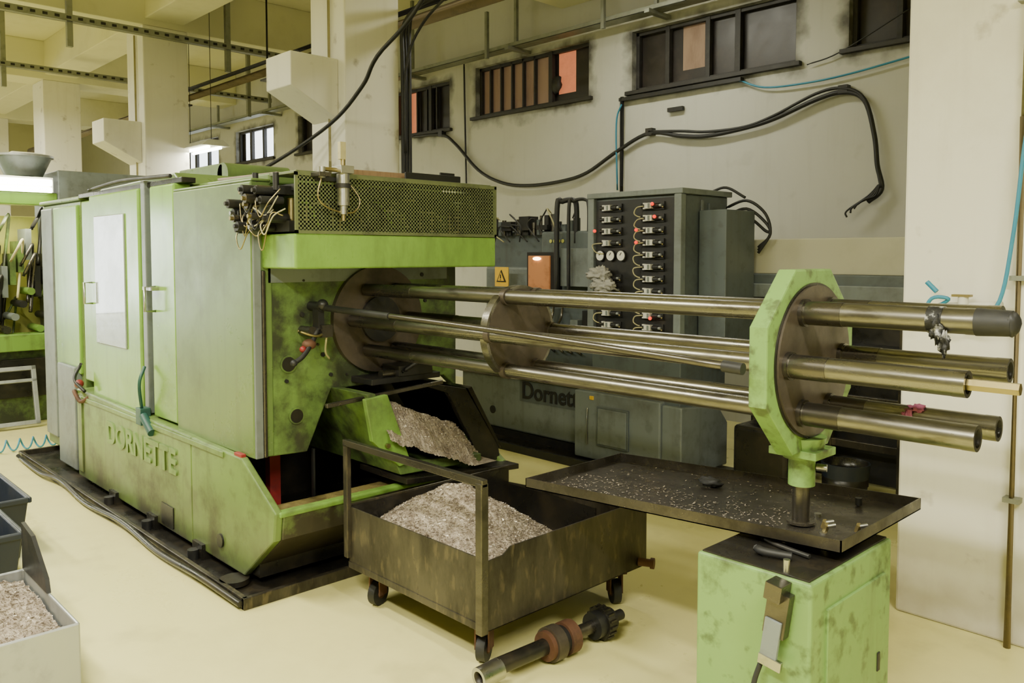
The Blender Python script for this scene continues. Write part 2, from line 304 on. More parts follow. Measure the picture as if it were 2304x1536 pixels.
for i,(a,b,z0,z1) in enumerate(WINS):
    w=top('window_%d'%(i+1),((a+b)/2,YB+0.1,z0))
    f=Part('frame',w); t=0.04; y0=YB+0.07;y1=YB+0.12
    f.box(a,b,y0,y1,z0,z0+t,'frame'); f.box(a,b,y0,y1,z1-t,z1,'frame'); f.box(a,a+t,y0,y1,z0,z1,'frame'); f.box(b-t,b,y0,y1,z0,z1,'frame')
    f.box(a-0.06,b+0.06,YB-0.05,YB+0.04,z0-0.04,z0,'frame')
    W=b-a
    if i in (0,1):
        for k in range(1,6): xx=a+W*(0.62 if i else 0.9)*k/6; f.box(xx-0.012,xx+0.012,y0,y1,z0,z1,'frame')
    xx=a+W*0.66; f.box(xx-0.03,xx+0.03,y0-0.01,y1,z0,z1,'frame')
    if i==2 or i==3:
        for k in (0.22,0.48): f.box(a+W*k-0.025,a+W*k+0.025,y0-0.01,y1,z0,z1,'frame')
    if i>=5: f.box(a+W*.33-0.04,a+W*.33+0.04,y0-0.01,y1,z0,z1,'frame')
    f.done(0.004)
    g=Part('panes',w); yg=YB+0.13
    if i==1:
        g.box(a,a+W*0.62,yg,yg+.01,z0,z1,'paneT'); g.box(a+W*.62,a+W*.70,yg,yg+.01,z0,z1,'paneD'); g.box(a+W*.70,a+W*.84,yg,yg+.01,z0+0.12,z1,'paneO')
        g.box(a+W*.70,a+W*.84,yg,yg+.01,z0,z0+0.12,'paneD'); g.box(a+W*.84,b,yg,yg+.01,z0,z1,'paneD')
        g.sph((a+W*.71,YB+0.07,z0+0.22),0.07,'frame',(1,0.5,1.3),8,.4)
    elif i==0:
        g.box(a,a+W*0.4,yg,yg+.01,z0,z1,'paneO'); g.box(a+W*.4,b,yg,yg+.01,z0,z1,'paneD')
    elif i==2:
        g.box(a,a+W*.3,yg,yg+.01,z0,z1,'paneD'); g.box(a+W*.3,a+W*.44,yg,yg+.01,z0+.15,z1-.03,'paneT'); g.box(a+W*.3,a+W*.44,yg,yg+.01,z0,z0+.15,'paneD'); g.box(a+W*.44,b,yg,yg+.01,z0,z1,'paneD')
    elif i==3: g.box(a,b,yg,yg+.01,z0,z1,'paneD')
    elif i==4: g.box(a,b,yg,yg+.01,z0,z1,'paneD')
    elif i==7: g.box(a,b,yg,yg+.01,z0,z1,'skypane')
    else:
        g.box(a,a+W*.1,yg,yg+.01,z0,z1,'paneD'); g.box(a+W*.1,b-W*.1,yg,yg+.01,z0,z1,'skypane'); g.box(b-W*.1,b,yg,yg+.01,z0,z1,'paneD')
    g.done()

colx=[(-1.43,-0.55),(-6.47,-5.93),(-10.95,-10.4),(-15.3,-14.7),(-20,-19.4)]
for i,(a,b) in enumerate(colx):
    e=top('concrete_column',((a+b)/2,4.05,0))
    p=Part('shaft',e); p.box(a,b,3.77,4.32,0,4.4,'column'); p.done(0.012)
    if i in (1,2,3):
        p=Part('corbel',e); p.prism([(3.33,3.24),(3.77,3.24),(3.77,2.74),(3.33,2.97)],'x',a+0.03,b-0.10,'column'); p.done(0.008)
    if i in (1,2):
        p=Part('wall_conduit',e); p.tube([(a+0.33,3.75,0.5),(a+0.33,3.75,4.3)],0.012,'cream',smooth=False); p.done()
for i,(a,b) in enumerate(colx):
    p=Part('trim_%d'%(i+1)); p.box(a,b,YF,YB,4.4,ZC,'ceil'); p.done(0.01)
p=Part('trim_6'); p.box(XL,XR,3.80,4.28,4.48,ZC,'ceil'); p.done(0.01)
p=Part('trim_7'); p.box(XL,XR,0.2,0.6,4.6,ZC,'ceil'); p.done(0.01)

e=top('column_pipework',(-1.0,3.74,1))
p=Part('vertical_pipe',e); p.tube([(-0.97,3.735,0.0),(-0.97,3.735,2.15)],0.014,'pipebrown',smooth=False); p.tube([(-0.97,3.735,2.15),(-0.97,3.735,3.9)],0.010,'cream',smooth=False)
for z in (0.6,1.5,2.6): p.box(-1.0,-0.94,3.72,3.77,z,z+.02,'conduit')
p.cyl((-1.26,3.72,1.385),(-1.02,3.72,1.40),0.016,'white'); p.cyl((-1.16,3.70,1.38),(-1.16,3.70,1.43),0.02,'white'); p.box(-1.2,-1.13,3.68,3.72,1.43,1.44,'brass')
p.sph((-1.08,3.70,1.34),0.04,'black',(1.3,.6,.6),8,0.5); p.tube([(-1.2,3.69,1.38),(-1.14,3.66,1.33),(-1.08,3.66,1.36),(-1.02,3.68,1.32)],.008,'black')
p.done()
p=Part('air_hose',e); p.tube([(-0.80,3.70,2.7),(-0.93,3.69,2.2),(-0.98,3.69,1.7),(-1.02,3.68,1.42),(-1.09,3.66,1.36)],0.008,'bluehose')
p.tube([(-1.26,3.70,1.385),(-1.21,3.68,1.42),(-1.27,3.66,1.42),(-1.31,3.66,1.33)],0.008,'bluehose'); p.cyl((-1.29,3.66,1.49),(-1.25,3.66,1.45),0.010,'bluehose'); p.done()

# ------------------------------------------------------------------ services on wall & ceiling
e=top('cable_tray',(-7,6.8,4.04))
p=Part('tray',e)
p.box(-20,3.9,6.70,6.86,4.02,4.03,'conduit'); p.box(-20,3.9,6.70,6.705,4.02,4.07,'conduit'); p.box(-20,3.9,6.855,6.86,4.02,4.07,'conduit')
for x in range(-19,4,2): p.box(x-.02,x+.02,6.76,6.8,4.03,5.0,'conduit'); p.box(x-.03,x+.03,6.62,6.99,3.98,4.02,'conduit')
for x in (-9.1,-7.4,-5.6): p.box(x-.02,x+.02,6.66,6.7,3.95,4.5,'conduit')
p.done(0.002)
e=top('ceiling_strut',(-10.45,4,4.4))
for nm,x,z,y0,y1 in (('strut_1',-10.2,4.22,-3,6.9),('strut_2',-13.2,4.22,-3,6.9)):
    p=Part(nm,e); p.box(x-.05,x+.05,y0,y1,z,z+.012,'conduit'); p.box(x+.04,x+.052,y0,y1,z,z+.07,'conduit'); p.box(x-.052,x-.04,y0,y1,z,z+.07,'conduit')
    y=y0+.1
    while y<y1: p.box(x+.052,x+.056,y,y+.05,z+.02,z+.05,'dark'); y+=.12
    for y in (0.5,2.9,4.75,6.5): p.box(x-.03,x+.03,y-.03,y+.03,z-.28,5.0,'conduit')
    p.done()
e=top('overhead_pipe',(-8,4.6,3.72))
p=Part('pipe',e); p.tube([(-19,4.62,3.72),(-3.6,4.62,3.72)],0.07,'pipebrown',14,False)
p.tube([(-12.5,4.62,3.83),(-3.6,4.62,3.83)],0.02,'black',8,False); p.tube([(-12.5,4.54,3.81),(-3.6,4.52,3.80)],0.016,'black',8,False)
for x in (-11.2,-8.9,-7.5,-4.6): p.tube([(x,4.62,3.6),(x,4.62,5.0)],0.012,'dark',6,False); p.box(x-.1,x+.1,4.58,4.66,3.62,3.64,'dark')
p.done()
p=Part('drop_conduits',e)
for k in range(2): p.tube([(-11.3,4.55-k*.05,3.75),(-11.55,4.55-k*.05,3.72),(-11.68,4.55-k*.05,3.55),(-11.70,4.55-k*.05,2.0)],0.045-.01*k,'conduit')
p.done()
e=top('cable_drop',(-5.9,4.38,3))
p=Part('cables',e)
for k,rr in ((0,.02),(1,.014),(2,.02)):
    x=-5.90+0.006*k; y=4.34+.03*k
    p.tube([(-4.9,4.5,3.83),(-5.6,4.46,3.80),(-5.82,4.40,3.72),(x,y,3.55),(x,y,3.2),(x,y,2.0),(x,y,1.0)],rr,'black')
p.tube([(-4.55,4.4,3.95),(-5.2,4.35,3.75),(-5.7,4.38,3.55),(-5.86,4.34,3.2),(-5.87,4.34,2.5)],0.012,'black')
p.done()
p=Part('hanging_power_cable'); p.tube([(-4.2,3.9,4.4),(-4.79,3.70,3.44),(-5.3,3.66,3.12),(-5.54,3.68,2.93),(-6.0,3.66,2.68),(-6.59,3.4,2.36),(-6.9,2.9,2.05),(-6.9,2.7,1.9)],0.016,'black'); p.done()
e=top('wall_cable',(-5,6.95,2.8))
p=Part('thick_cable',e)
P=[(-9.3,6.94,3.24),(-8.6,6.94,3.20),(-8.3,6.94,3.05),(-7.85,6.94,2.68),(-7.4,6.94,2.49),(-6.93,6.94,2.43),(-6.4,6.94,2.45),(-6.03,6.94,2.52),(-5.6,6.94,2.72),(-5.19,6.94,2.86),(-4.8,6.94,2.79),(-4.5,6.94,2.76),(-4.1,6.94,2.79),(-3.8,6.94,2.84),(-3.4,6.94,2.96),(-3.16,6.94,2.99),(-2.98,6.94,2.9),(-2.89,6.94,2.6),(-2.86,6.94,2.35),(-2.82,6.94,2.15),(-2.93,6.94,2.05)]
p.tube(P,0.021,'black'); p.tube([(a,b-.01,c+.03+.02*math.sin(a*5)) for a,b,c in P[9:20]],0.014,'black')
for k in range(4): p.tube([(-2.83,6.93,2.2),(-2.86-.02*k,6.92,2.1),(-2.94-.05*k,6.9,2.07-.03*k),(-3.0-.03*k,6.9,2.03-.035*k)],0.008,'black')
for a,c in ((-5.19,2.86),(-3.16,3.0),(-8.6,3.2)): p.box(a-.04,a+.04,6.92,6.99,c-.02,c+.05,'dark')
p.done()
p=Part('thin_cable',e); p.tube([(-8.15,6.96,4.15),(-8.13,6.96,3.3),(-8.1,6.96,2.2)],0.012,'black')
p.tube([(-3.5,6.96,3.28),(-3.2,6.96,3.34),(-2.6,6.96,3.6)],0.006,'black'); p.box(-4.98,-4.80,6.95,6.99,3.05,3.09,'dark'); p.done()
p=Part('riser_conduit',e); p.tube([(-5.56,6.95,1.4),(-5.56,6.95,3.28)],0.022,'dark',8,False); p.box(-5.59,-4.14,6.93,6.99,3.235,3.27,'dark'); p.done()
p=Part('blue_hose',e); p.tube([(-5.6,6.93,2.3),(-5.62,6.93,3.0),(-5.55,6.93,3.2)],0.009,'bluehose'); p.tube([(-4.16,6.95,3.24),(-3.9,6.95,3.14),(-3.5,6.95,3.12),(-3.1,6.95,3.14),(-2.6,6.95,3.20),(-1.8,6.95,3.3)],0.009,'bluehose'); p.done()

def lamp(x,y,z,lx=1.3,ly=0.2,power=90,col=(1,0.965,0.79),hang=True):
    e=top('fluorescent_lamp',(x,y,z))
    p=Part('housing',e); p.prism([(-ly*.3,.07),(ly*.3,.07),(ly*.6,0),(-ly*.6,0)],'x',-lx/2,lx/2,'lamphouse')
    for v in p.bm.verts: v.co+=Vector((x,y,z))
    if hang:
        for s in (-.35,.35): p.tube([(x+lx*s,y,z+.06),(x+lx*s,y,5.0)],0.004,'dark',5,False)
    p.done()
    p=Part('tubes',e)
    for s in (-.25,.25): p.cyl((x-lx*.46,y+ly*s,z-.02),(x+lx*.46,y+ly*s,z-.02),0.016,'lampwhite',seg=10)
    p.done()
    if power:
        l=bpy.data.lights.new('tube_light','AREA'); l.shape='RECTANGLE'; l.size=lx; l.size_y=ly; l.energy=power; l.color=col
        o=bpy.data.objects.new('tube_light',l); o.location=(x,y,z-.05); COL.objects.link(o); o.parent=e; o.matrix_parent_inverse=Matrix.Translation(e.location).inverted()
lamp(-10.3,4.42,2.95,0.9,0.3,30)
for (x,y,z,pw) in ((-0.9,-0.5,3.2,235),(-4.2,-0.1,3.9,200),(-7.2,-0.6,3.9,200),(-10.5,0.2,4.0,170),(-13.5,2.0,4.0,150),(-17.5,2.2,4.1,150),(-12.8,-2.0,4.1,120),(0.9,1.2,3.4,170)):  # unseen strong lamps near the camera are added in place of a flash
    lamp(x,y,z,1.5,0.25,pw)
lamp(-4.8,5.6,4.25,1.5,0.25,45)

# ------------------------------------------------------------------ main green lathe
E=top('multi_spindle_lathe',(-5,2.4,0))
p=Part('drip_tray',E)
p.box(-7.35,-3.46,1.66,3.4,0.0,0.02,'wellblack'); p.box(-7.35,-3.46,1.64,1.665,0,0.055,'grimysteel'); p.box(-3.48,-3.455,1.64,3.42,0,0.055,'grimysteel'); p.box(-7.37,-7.345,1.64,3.42,0,0.055,'grimysteel'); p.box(-7.35,-3.46,3.4,3.42,0,.055,'grimysteel')
p.tube([(-7.3,1.62,.03),(-6.6,1.60,.035),(-6.2,1.63,.05),(-5.6,1.61,.03),(-5.0,1.63,.045),(-4.4,1.61,.03),(-3.9,1.62,.04),(-3.47,1.63,.03)],.016,'wellblack'); p.done(0.003)
p=Part('base',E)
p.prism([(-6.25,.06),(-4.3,.06),(-4.3,.64),(-6.25,.67)],'y',1.76,3.2,'green_base')
for y0,y1 in ((1.76,1.80),(3.16,3.20)):
    p.prism([(-4.3,.06),(-3.70,.06),(-3.40,.30),(-3.38,.43),(-3.72,.63),(-4.3,.64)],'y',y0,y1,'green_base')
p.prism([(-3.70,.06),(-3.40,.30),(-3.38,.43),(-3.42,.43),(-3.44,.31),(-3.74,.06)],'y',1.80,3.16,'green_end')
p.box(-3.43,-3.375,1.78,3.18,.408,.434,'green')
p.done(0.008)
p=Part('ribs',E)
p.box(-6.22,-3.9,1.752,1.762,.60,.63,'green_base'); p.box(-6.2,-6.12,1.75,1.765,.10,.62,'green_base')
p.done(0.004)
p=Part('chip_well',E); p.box(-4.3,-3.62,1.8,3.16,.06,.22,'wellblack'); p.box(-4.31,-4.29,1.8,3.16,.06,.93,'wellblack')
p.box(-3.98,-3.93,2.02,2.08,.22,.62,'red'); p.box(-3.7,-3.68,2.13,2.14,.22,.62,'dark'); p.box(-3.62,-3.42,1.8,3.16,.37,.395,'oilledge'); p.done()
p=Part('base_fittings',E)
for x in (-5.5,-4.85,-4.2): p.box(x-.06,x+.06,1.74,1.80,.02,.10,'wellblack'); p.cyl((x,1.72,0.02),(x,1.72,0.07),.03,'dark',seg=10)
p.cyl((-3.95,1.75,.17),(-3.95,1.77,.17),.035,'wellblack',seg=12); p.cyl((-3.72,1.72,.03),(-3.72,1.72,.055),.07,'wellblack'); p.box(-4.72,-4.55,1.754,1.77,.08,.20,'wellblack')
p.done()
p=Part('body',E)
p.box(-6.25,-3.71,1.90,3.05,.93,1.95,'green_dull'); p.box(-6.25,-4.3,1.90,3.05,.60,.95,'green_dull'); p.done(0.01)
p=Part('end_plate',E)
p.prism([(1.84,.63),(2.08,.62),(2.22,.92),(2.96,.92),(3.05,.84),(3.05,1.93),(1.84,1.93)],'x',-3.71,-3.65,'green_dirty')
p.box(-3.66,-3.63,1.84,1.86,.63,1.53,'steel_dark')
p.done(0.006)
p=Part('end_plate_fittings',E)
for y,z,r in ((1.98,1.07,.036),(2.02,.81,.034)): p.cyl((-3.65,y,z),(-3.642,y,z),r+.008,'green_dirty'); p.cyl((-3.65,y,z),(-3.640,y,z),r,'wellblack')
random.seed(3)
for k in range(22):
    y=random.uniform(1.9,2.95);z=random.uniform(.98,1.5)
    if (y-2.5)**2+(z-1.267)**2>.1: p.cyl((-3.65,y,z),(-3.640,y,z),random.choice([.006,.010,.012]),'dark',seg=8)
p.box(-3.65,-3.645,1.88,2.98,1.47,1.54,'grey_l')
p.done()
p=Part('drum_disc',E); p.cyl((-3.66,2.5,1.267),(-3.62,2.5,1.267),.28,'brownsteel',seg=64)
p.cyl((-3.62,2.5,1.267),(-3.60,2.5,1.267),.12,'dark',seg=32); p.done(0.004)
p=Part('side_cabinet',E); p.box(-7.28,-6.32,1.84,3.0,.12,1.99,'green_dull'); p.box(-7.24,-6.95,1.815,1.85,.2,1.96,'grey_l'); p.box(-6.93,-6.36,1.82,1.85,.75,1.96,'green_light')
p.box(-6.82,-6.40,1.79,1.86,.05,.80,'grey_l'); p.box(-7.3,-6.3,1.82,3.02,1.99,2.02,'green_dull'); p.done(0.01)
p=Part('door_panels',E)
p.box(-6.28,-5.99,1.83,1.90,.72,1.98,'green_light')
p.box(-5.98,-5.08,1.79,1.90,.65,2.00,'green_light'); p.box(-4.92,-4.57,1.80,1.90,.66,2.00,'green_light')
p.done(0.012,3)
p=Part('sliding_door',E); p.box(-4.56,-3.645,1.795,1.90,.63,1.95,'green_dull'); p.box(-4.57,-3.64,1.80,1.90,1.95,1.965,'green_dull'); p.done(0.015,3)
p=Part('door_window',E); p.box(-5.86,-5.30,1.780,1.792,1.02,1.86,'doorglass'); p.done(0.01)
p=Part('door_frame_posts',E); p.box(-5.07,-4.93,1.85,1.90,.66,2.03,'wellblack'); p.box(-5.06,-5.0,1.80,1.86,.66,2.04,'grey_l')
p.box(-6.3,-4.5,1.82,1.90,2.0,2.03,'wellblack'); p.tube([(-6.0,1.80,2.04),(-5.4,1.79,2.06),(-4.95,1.79,2.05),(-4.6,1.80,2.04)],.012,'black')
p.box(-3.67,-3.635,1.80,1.84,.63,1.93,'grey_l'); p.done(0.004)
p=Part('door_handles',E)
for x in (-4.86,-5.95): p.tube([(x,1.80,1.42),(x,1.74,1.42),(x,1.74,1.28),(x,1.80,1.28)],0.008,'steel_bright',6,False)
p.box(-4.95,-4.80,1.76,1.80,1.40,1.42,'steel_bright'); p.done()
p=Part('top_covers',E)
p.box(-6.2,-3.70,1.92,3.0,1.95,2.00,'green_dull'); p.prism([(-6.2,2.0),(-5.95,2.05),(-4.7,2.07),(-4.6,2.0)],'y',1.86,2.9,'green_dull')
p.box(-5.85,-5.15,2.35,2.8,2.05,2.2,'green_dull'); p.cyl((-5.15,2.35,2.12),(-5.15,2.8,2.12),.08,'green_dull'); p.done(0.01)
p=Part('red_valve',E); p.sph((-6.12,1.74,.72),.03,'red'); p.tube([(-6.2,1.78,.85),(-6.15,1.72,.75),(-6.0,1.74,.68)],.012,'dark'); p.box(-5.05,-4.97,1.74,1.80,.60,.70,'teal'); p.cyl((-4.95,1.75,.66),(-4.82,1.75,.58),.025,'teal'); p.tube([(-5.0,1.76,.68),(-4.95,1.73,.85),(-4.97,1.77,.95)],.010,'teal'); p.box(-3.80,-3.72,1.765,1.79,.625,.645,'red')
p.tube([(-6.3,1.78,.62),(-6.2,1.73,.66),(-6.1,1.74,.60),(-6.0,1.77,.64)],.014,'rust'); p.done(0.003)
text('base_lettering','DORNETTE',0.19,(-5.62,1.757,.40),(math.pi/2,0,0),'green_letter',E,0.005,1.15,0.006)
p=Part('hood_band',E); p.box(-3.65,-3.33,1.85,3.07,1.54,1.70,'green_band'); p.done(0.01,3)
p=Part('mesh_guard',E)
x=-3.33
p.box(x-.003,x+.006,1.85,3.07,1.70,1.715,'mesh'); p.box(x-.003,x+.006,1.85,3.07,1.960,1.978,'mesh'); p.box(x-.003,x+.006,1.85,1.865,1.70,1.975,'mesh'); p.box(x-.003,x+.006,3.055,3.07,1.70,1.975,'mesh')
n=62
for k in range(n+1):
    y=1.86+(3.06-1.86)*k/n; p.box(x,x+.002,y-.0046,y+.0046,1.71,1.965,'mesh')
for k in range(14):
    z=1.715+(1.96-1.715)*k/13; p.box(x,x+.002,1.86,3.06,z-.0046,z+.0046,'mesh')
p.box(-3.65,-3.33,3.05,3.07,1.70,1.975,'mesh')
p.box(-3.66,-3.64,1.9,3.05,1.70,1.9,'green_dirty')
p.done()
p=Part('hood_pipework',E)
random.seed(11)
for k in range(13):
    y=1.93+k*.085+random.uniform(-.02,.02); z=1.74+random.random()*.1
    p.tube([(-3.6,y,1.72),(-3.52,y+random.uniform(-.03,.05),z+.04),(-3.45,y+random.uniform(0,.12),z+.05),(-3.42,y+.1,1.74)],.006,random.choice(['cream','dark','black','black','green_light']))
    p.cyl((-3.5,y,1.71),(-3.5,y,1.80+random.random()*.08),.020,random.choice(['steel_dark','brass','dark','cream','dark']),seg=12)
p.box(-3.62,-3.5,2.3,2.9,1.72,1.82,'green_dirty'); p.box(-3.62,-3.42,1.90,3.0,1.90,1.93,'dark')
p.done()
p=Part('pneumatic_valves',E)
random.seed(14)
for k in range(20):
    x=-3.72+.045*(k%7)+random.uniform(-.01,.01); z=1.72+.06*(k//5)+random.uniform(-.01,.02); y=1.82-.025*(k%3)
    p.cyl((x,y-.05,z),(x,y+.06,z),random.choice([.015,.022,.018]),random.choice(['dark','dark','steel_dark','black']),seg=12); p.cyl((x,y-.065,z),(x,y-.05,z),.010,random.choice(['brass','dark','steel_bright']),seg=8)
p.box(-3.74,-3.40,1.86,1.96,1.71,1.76,'dark'); p.box(-3.70,-3.45,1.84,1.93,1.88,1.92,'dark'); p.box(-3.62,-3.55,1.80,1.86,1.78,1.86,'grey_l'); p.cyl((-3.66,1.83,1.93),(-3.66,1.83,1.99),.014,'dark'); p.cyl((-3.48,1.84,1.9),(-3.48,1.84,1.98),.014,'dark')
for k in range(12):
    a=Vector((-3.72+.022*k,1.79,1.74+.03*(k%5))); p.tube([a,a+Vector((.02,-.04,random.uniform(-.06,.04))),a+Vector((.06,-.04,random.uniform(-.12,-.02))),a+Vector((.10,-.02,random.uniform(-.05,.05))),a+Vector((.12,.03,.04))],.003,random.choice(['brass','brass','black','cream']))
p.done(0.002)
p=Part('air_regulator',E)
x,y=-3.28,2.07
p.cyl((x,y,1.79),(x,y,1.83),.018,'steel_bright'); p.cyl((x,y,1.83),(x,y,1.91),.028,'steel_bright'); p.cyl((x,y,1.91),(x,y,1.93),.036,'dark'); p.cyl((x,y,1.93),(x,y,1.975),.030,'steel_bright'); p.box(x-.04,x+.04,y-.035,y+.035,1.975,2.01,'steel_bright'); p.cyl((x,y,2.01),(x,y,2.06),.012,'brass'); p.box(x-.012,x+.012,y-.02,y+.01,2.04,2.12,'cream'); p.cyl((x,y,1.76),(x,y,1.79),.01,'brass')
p.cyl((x,y-.035,1.99),(x,y-.11,1.99),.010,'brass'); p.cyl((x,y-.11,1.95),(x,y-.11,2.0),.016,'steel_bright'); p.box(x-.05,x+.03,y-.14,y-.08,1.955,1.975,'steel_dark')
p.tube([(x,y-.11,1.96),(x,y-.13,1.86),(x,y-.06,1.81),(x,y+.05,1.80),(x,y+.09,1.86),(x-.03,y+.04,1.95)],.004,'brass'); p.box(x-.05,x-.03,y-.12,y+.04,1.94,1.96,'dark')
p.done(0.002)
p=Part('items_on_roof',E); p.box(-3.98,-3.86,2.45,2.95,2.00,2.028,'wood',Matrix.Rotation(.08,3,'Z')); p.box(-4.3,-3.75,1.95,2.35,2.00,2.012,'pinkboard',Matrix.Rotation(.1,3,'Z')); p.tube([(-4.2,2.3,2.01),(-3.8,2.55,2.02)],.016,'pinkboard',smooth=False)
p.box(-3.62,-3.52,2.25,2.72,1.985,2.03,'wood',Matrix.Rotation(-.05,3,'Z')); p.box(-3.60,-3.35,1.87,3.05,1.972,1.985,'mesh')
p.box(-3.50,-3.46,2.55,2.92,1.99,1.997,'dark'); p.box(-3.46,-3.45,2.55,2.92,1.99,2.03,'dark'); p.box(-3.51,-3.50,2.82,2.92,1.99,2.05,'dark'); p.done(0.002)
p=Part('control_lever',E)
p.cyl((-3.65,2.11,1.35),(-3.54,2.11,1.35),.024,'dark'); p.sph((-3.54,2.11,1.36),.028,'dark'); p.box(-3.60,-3.55,2.09,2.125,1.22,1.35,'dark'); p.cyl((-3.65,2.06,1.23),(-3.55,2.06,1.23),.025,'steel_dark'); p.sph((-3.55,2.04,1.17),.03,'rust',(1,1.2,.9)); p.tube([(-3.56,2.10,1.25),(-3.54,2.05,1.18),(-3.52,1.99,1.12),(-3.52,1.94,1.09)],.012,'dark')
p.sph((-3.52,1.94,1.09),.017,'black'); p.tube([(-3.55,1.98,1.24),(-3.53,2.07,1.21),(-3.55,2.14,1.23)],.007,'brass'); p.box(-3.57,-3.53,2.1,2.16,1.20,1.26,'steel_dark'); p.sph((-3.54,2.0,1.15),.016,'red')
p.tube([(-3.54,2.13,1.20),(-3.6,2.16,1.12),(-3.63,2.2,1.08)],.005,'cream')
p.done()
p=Part('chute_bracket',E)
p.box(-3.66,-3.46,2.34,2.78,.945,.975,'dark'); p.box(-3.6,-3.45,2.5,2.72,.975,1.03,'dark'); p.cyl((-3.5,2.42,.99),(-3.5,2.66,.99),.022,'steel_dark'); p.tube([(-3.45,2.52,1.0),(-3.42,2.62,1.05),(-3.45,2.74,1.02)],.012,'black')
p.box(-3.38,-3.36,2.02,2.72,.905,.925,'steel_dark',Matrix.Rotation(0.06,3,'X')); p.done(0.003)
p=Part('chip_chute',E)
p.prism([(2.22,.93),(2.27,.93),(2.46,.56),(2.96,.52),(2.96,.48),(2.42,.50)],'x',-4.25,-3.33,'green_dirty')
p.prism([(2.20,.91),(2.33,.92),(2.47,.56),(2.40,.55),(2.24,.70)],'x',-3.34,-3.31,'green')
p.prism([(2.66,.93),(2.93,.87),(3.17,.52),(3.20,.36),(3.02,.36),(2.98,.55),(2.80,.86),(2.66,.91)],'x',-3.45,-3.42,'wellblack')
p.prism([(2.94,.87),(3.18,.50),(3.20,.50),(2.97,.88)],'x',-4.2,-3.42,'wellblack')
p.prism([(2.42,.49),(3.2,.43),(3.2,.40),(2.42,.46)],'x',-3.7,-3.28,'wellblack')
p.cyl((-3.305,2.32,.67),(-3.29,2.32,.67),.012,'brass',seg=8)
p.done(0.004)
p=Part('chute_chips',E)
def f1(x,y):
    t=(y-2.30)/(3.0-2.30); front=max(0,(x+3.42))*2.2
    return .90-.28*max(0,t)-front*(.6) - 0.25*max(0,(t-.8))*2
pile(p,f1,-4.1,-3.27,2.32,3.02,90,4500,.48); p.done()

# ------------------------------------------------------------------ bar feed tubes
B=top('bar_feed_tubes',(-2,2.5,1.267))
Yc,Zc,r=2.5,1.267,.181
pos={}
for k,nm in enumerate(['E','F','A','B','C','D']):
    a=math.radians(60*k); pos[nm]=(Yc+r*math.cos(a),Zc+r*math.sin(a))
for nm,(y,z) in pos.items():
    p=Part('tube_'+nm.lower(),B)
    p.cyl((-3.60,y,z),(-1.2,y,z),.030,'steel',seg=32)
    p.cyl((-3.60,y,z),(-3.2,y,z),.032,'steel_dark',seg=32)
    p.cyl((-1.25,y,z),(-.71,y,z),.0355,'steel',seg=32,hollow=.026)
    p.cyl((-1.19,y,z),(-1.08,y,z),.037,'steel_dark',seg=32)
    p.cyl((-.745,y,z),(-.7095,y,z),.0362,'steel',seg=32,hollow=.026)
    p.done()
y,z=pos['A']; p=Part('tape_wrapped_end',B); p.cyl((-.72,y,z),(-.635,y,z),.038,'black',r1=.034); p.sph((-.635,y,z),.034,'black',(.5,1,1),10,.15)
p.cyl((-.84,y,z),(-.80,y,z),.038,'foil'); p.sph((-.81,y-.025,z-.02),.034,'foil',(.5,.6,1.1),14,.6,8); p.sph((-.79,y-.03,z-.06),.026,'foil',(.5,.6,1.3),14,.6,8); p.done()
y,z=pos['B']; p=Part('hexagonal_bar',B); p.cyl((-1.0,y,z),(-.59,y,z),.0165,'brass',seg=6,smooth=False); p.done()
y,z=pos['D']; p=Part('pink_rag',B); p.sph((-.93,y-.01,z+.028),.028,'pink',(.9,.8,.5),12,.7); p.sph((-.95,y-.033,z+.0),.022,'pink',(.7,.4,1.1),12,.7); p.done()
p=Part('guide_disc',B); p.cyl((-2.59,Yc,Zc),(-2.55,Yc,Zc),.205,'steel',seg=64); p.cyl((-2.55,Yc,Zc),(-2.548,Yc,Zc),.19,'brownsteel',seg=64)
for nm,(y,z) in pos.items(): p.cyl((-2.56,y,z),(-2.53,y,z),.036,'brownsteel')
p.done(0.003)
p=Part('octagonal_plate',B)
h=.29; k=h*math.tan(math.pi/8)
oc=[(Yc-h,Zc-k),(Yc-k,Zc-h),(Yc+k,Zc-h),(Yc+h,Zc-k),(Yc+h,Zc+k),(Yc+k,Zc+h),(Yc-k,Zc+h),(Yc-h,Zc+k)]
p.prism(oc,'x',-1.28,-1.22,'green_oct'); p.done(0.006)
p=Part('plate_disc',B); p.cyl((-1.23,Yc,Zc),(-1.208,Yc,Zc),.24,'brownsteel',seg=64); p.cyl((-1.23,Yc,Zc),(-1.215,Yc,Zc),.248,'wellblack',seg=64)
for nm,(y,z) in pos.items(): p.cyl((-1.21,y,z),(-1.195,y,z),.043,'steel_dark')
p.done(0.002)
p=Part('support_post',B); p.cyl((-1.25,Yc,.95),(-1.25,Yc,1.02),.060,'green_oct',r1=.075); p.cyl((-1.25,Yc,.86),(-1.25,Yc,.96),.042,'green_oct'); p.box(-1.33,-1.17,Yc-.07,Yc+.07,.96,.985,'green_oct'); p.cyl((-1.25,Yc,.735),(-1.25,Yc,.89),.028,'steel_dark'); p.cyl((-1.21,Yc+.02,.92),(-1.18,Yc+.03,.92),.012,'steel_bright'); p.cyl((-1.25,Yc,.735),(-1.25,Yc,.742),.045,'traysteel'); p.done(0.002)
p=Part('control_rod',B); p.tube([(-3.52,2.12,1.345),(-2.4,2.135,1.315),(-1.27,2.155,1.268)],.013,'steel_dark',10); p.cyl((-1.33,2.153,1.270),(-1.265,2.155,1.267),.018,'black'); p.cyl((-3.52,2.12,1.345),(-3.0,2.126,1.331),.016,'black'); p.done()
T=top('drip_tray_shelf',(-1.7,2.6,.72))
p=Part('pan',T)
x0,x1,y0,y1=-2.33,-1.03,2.31,2.92
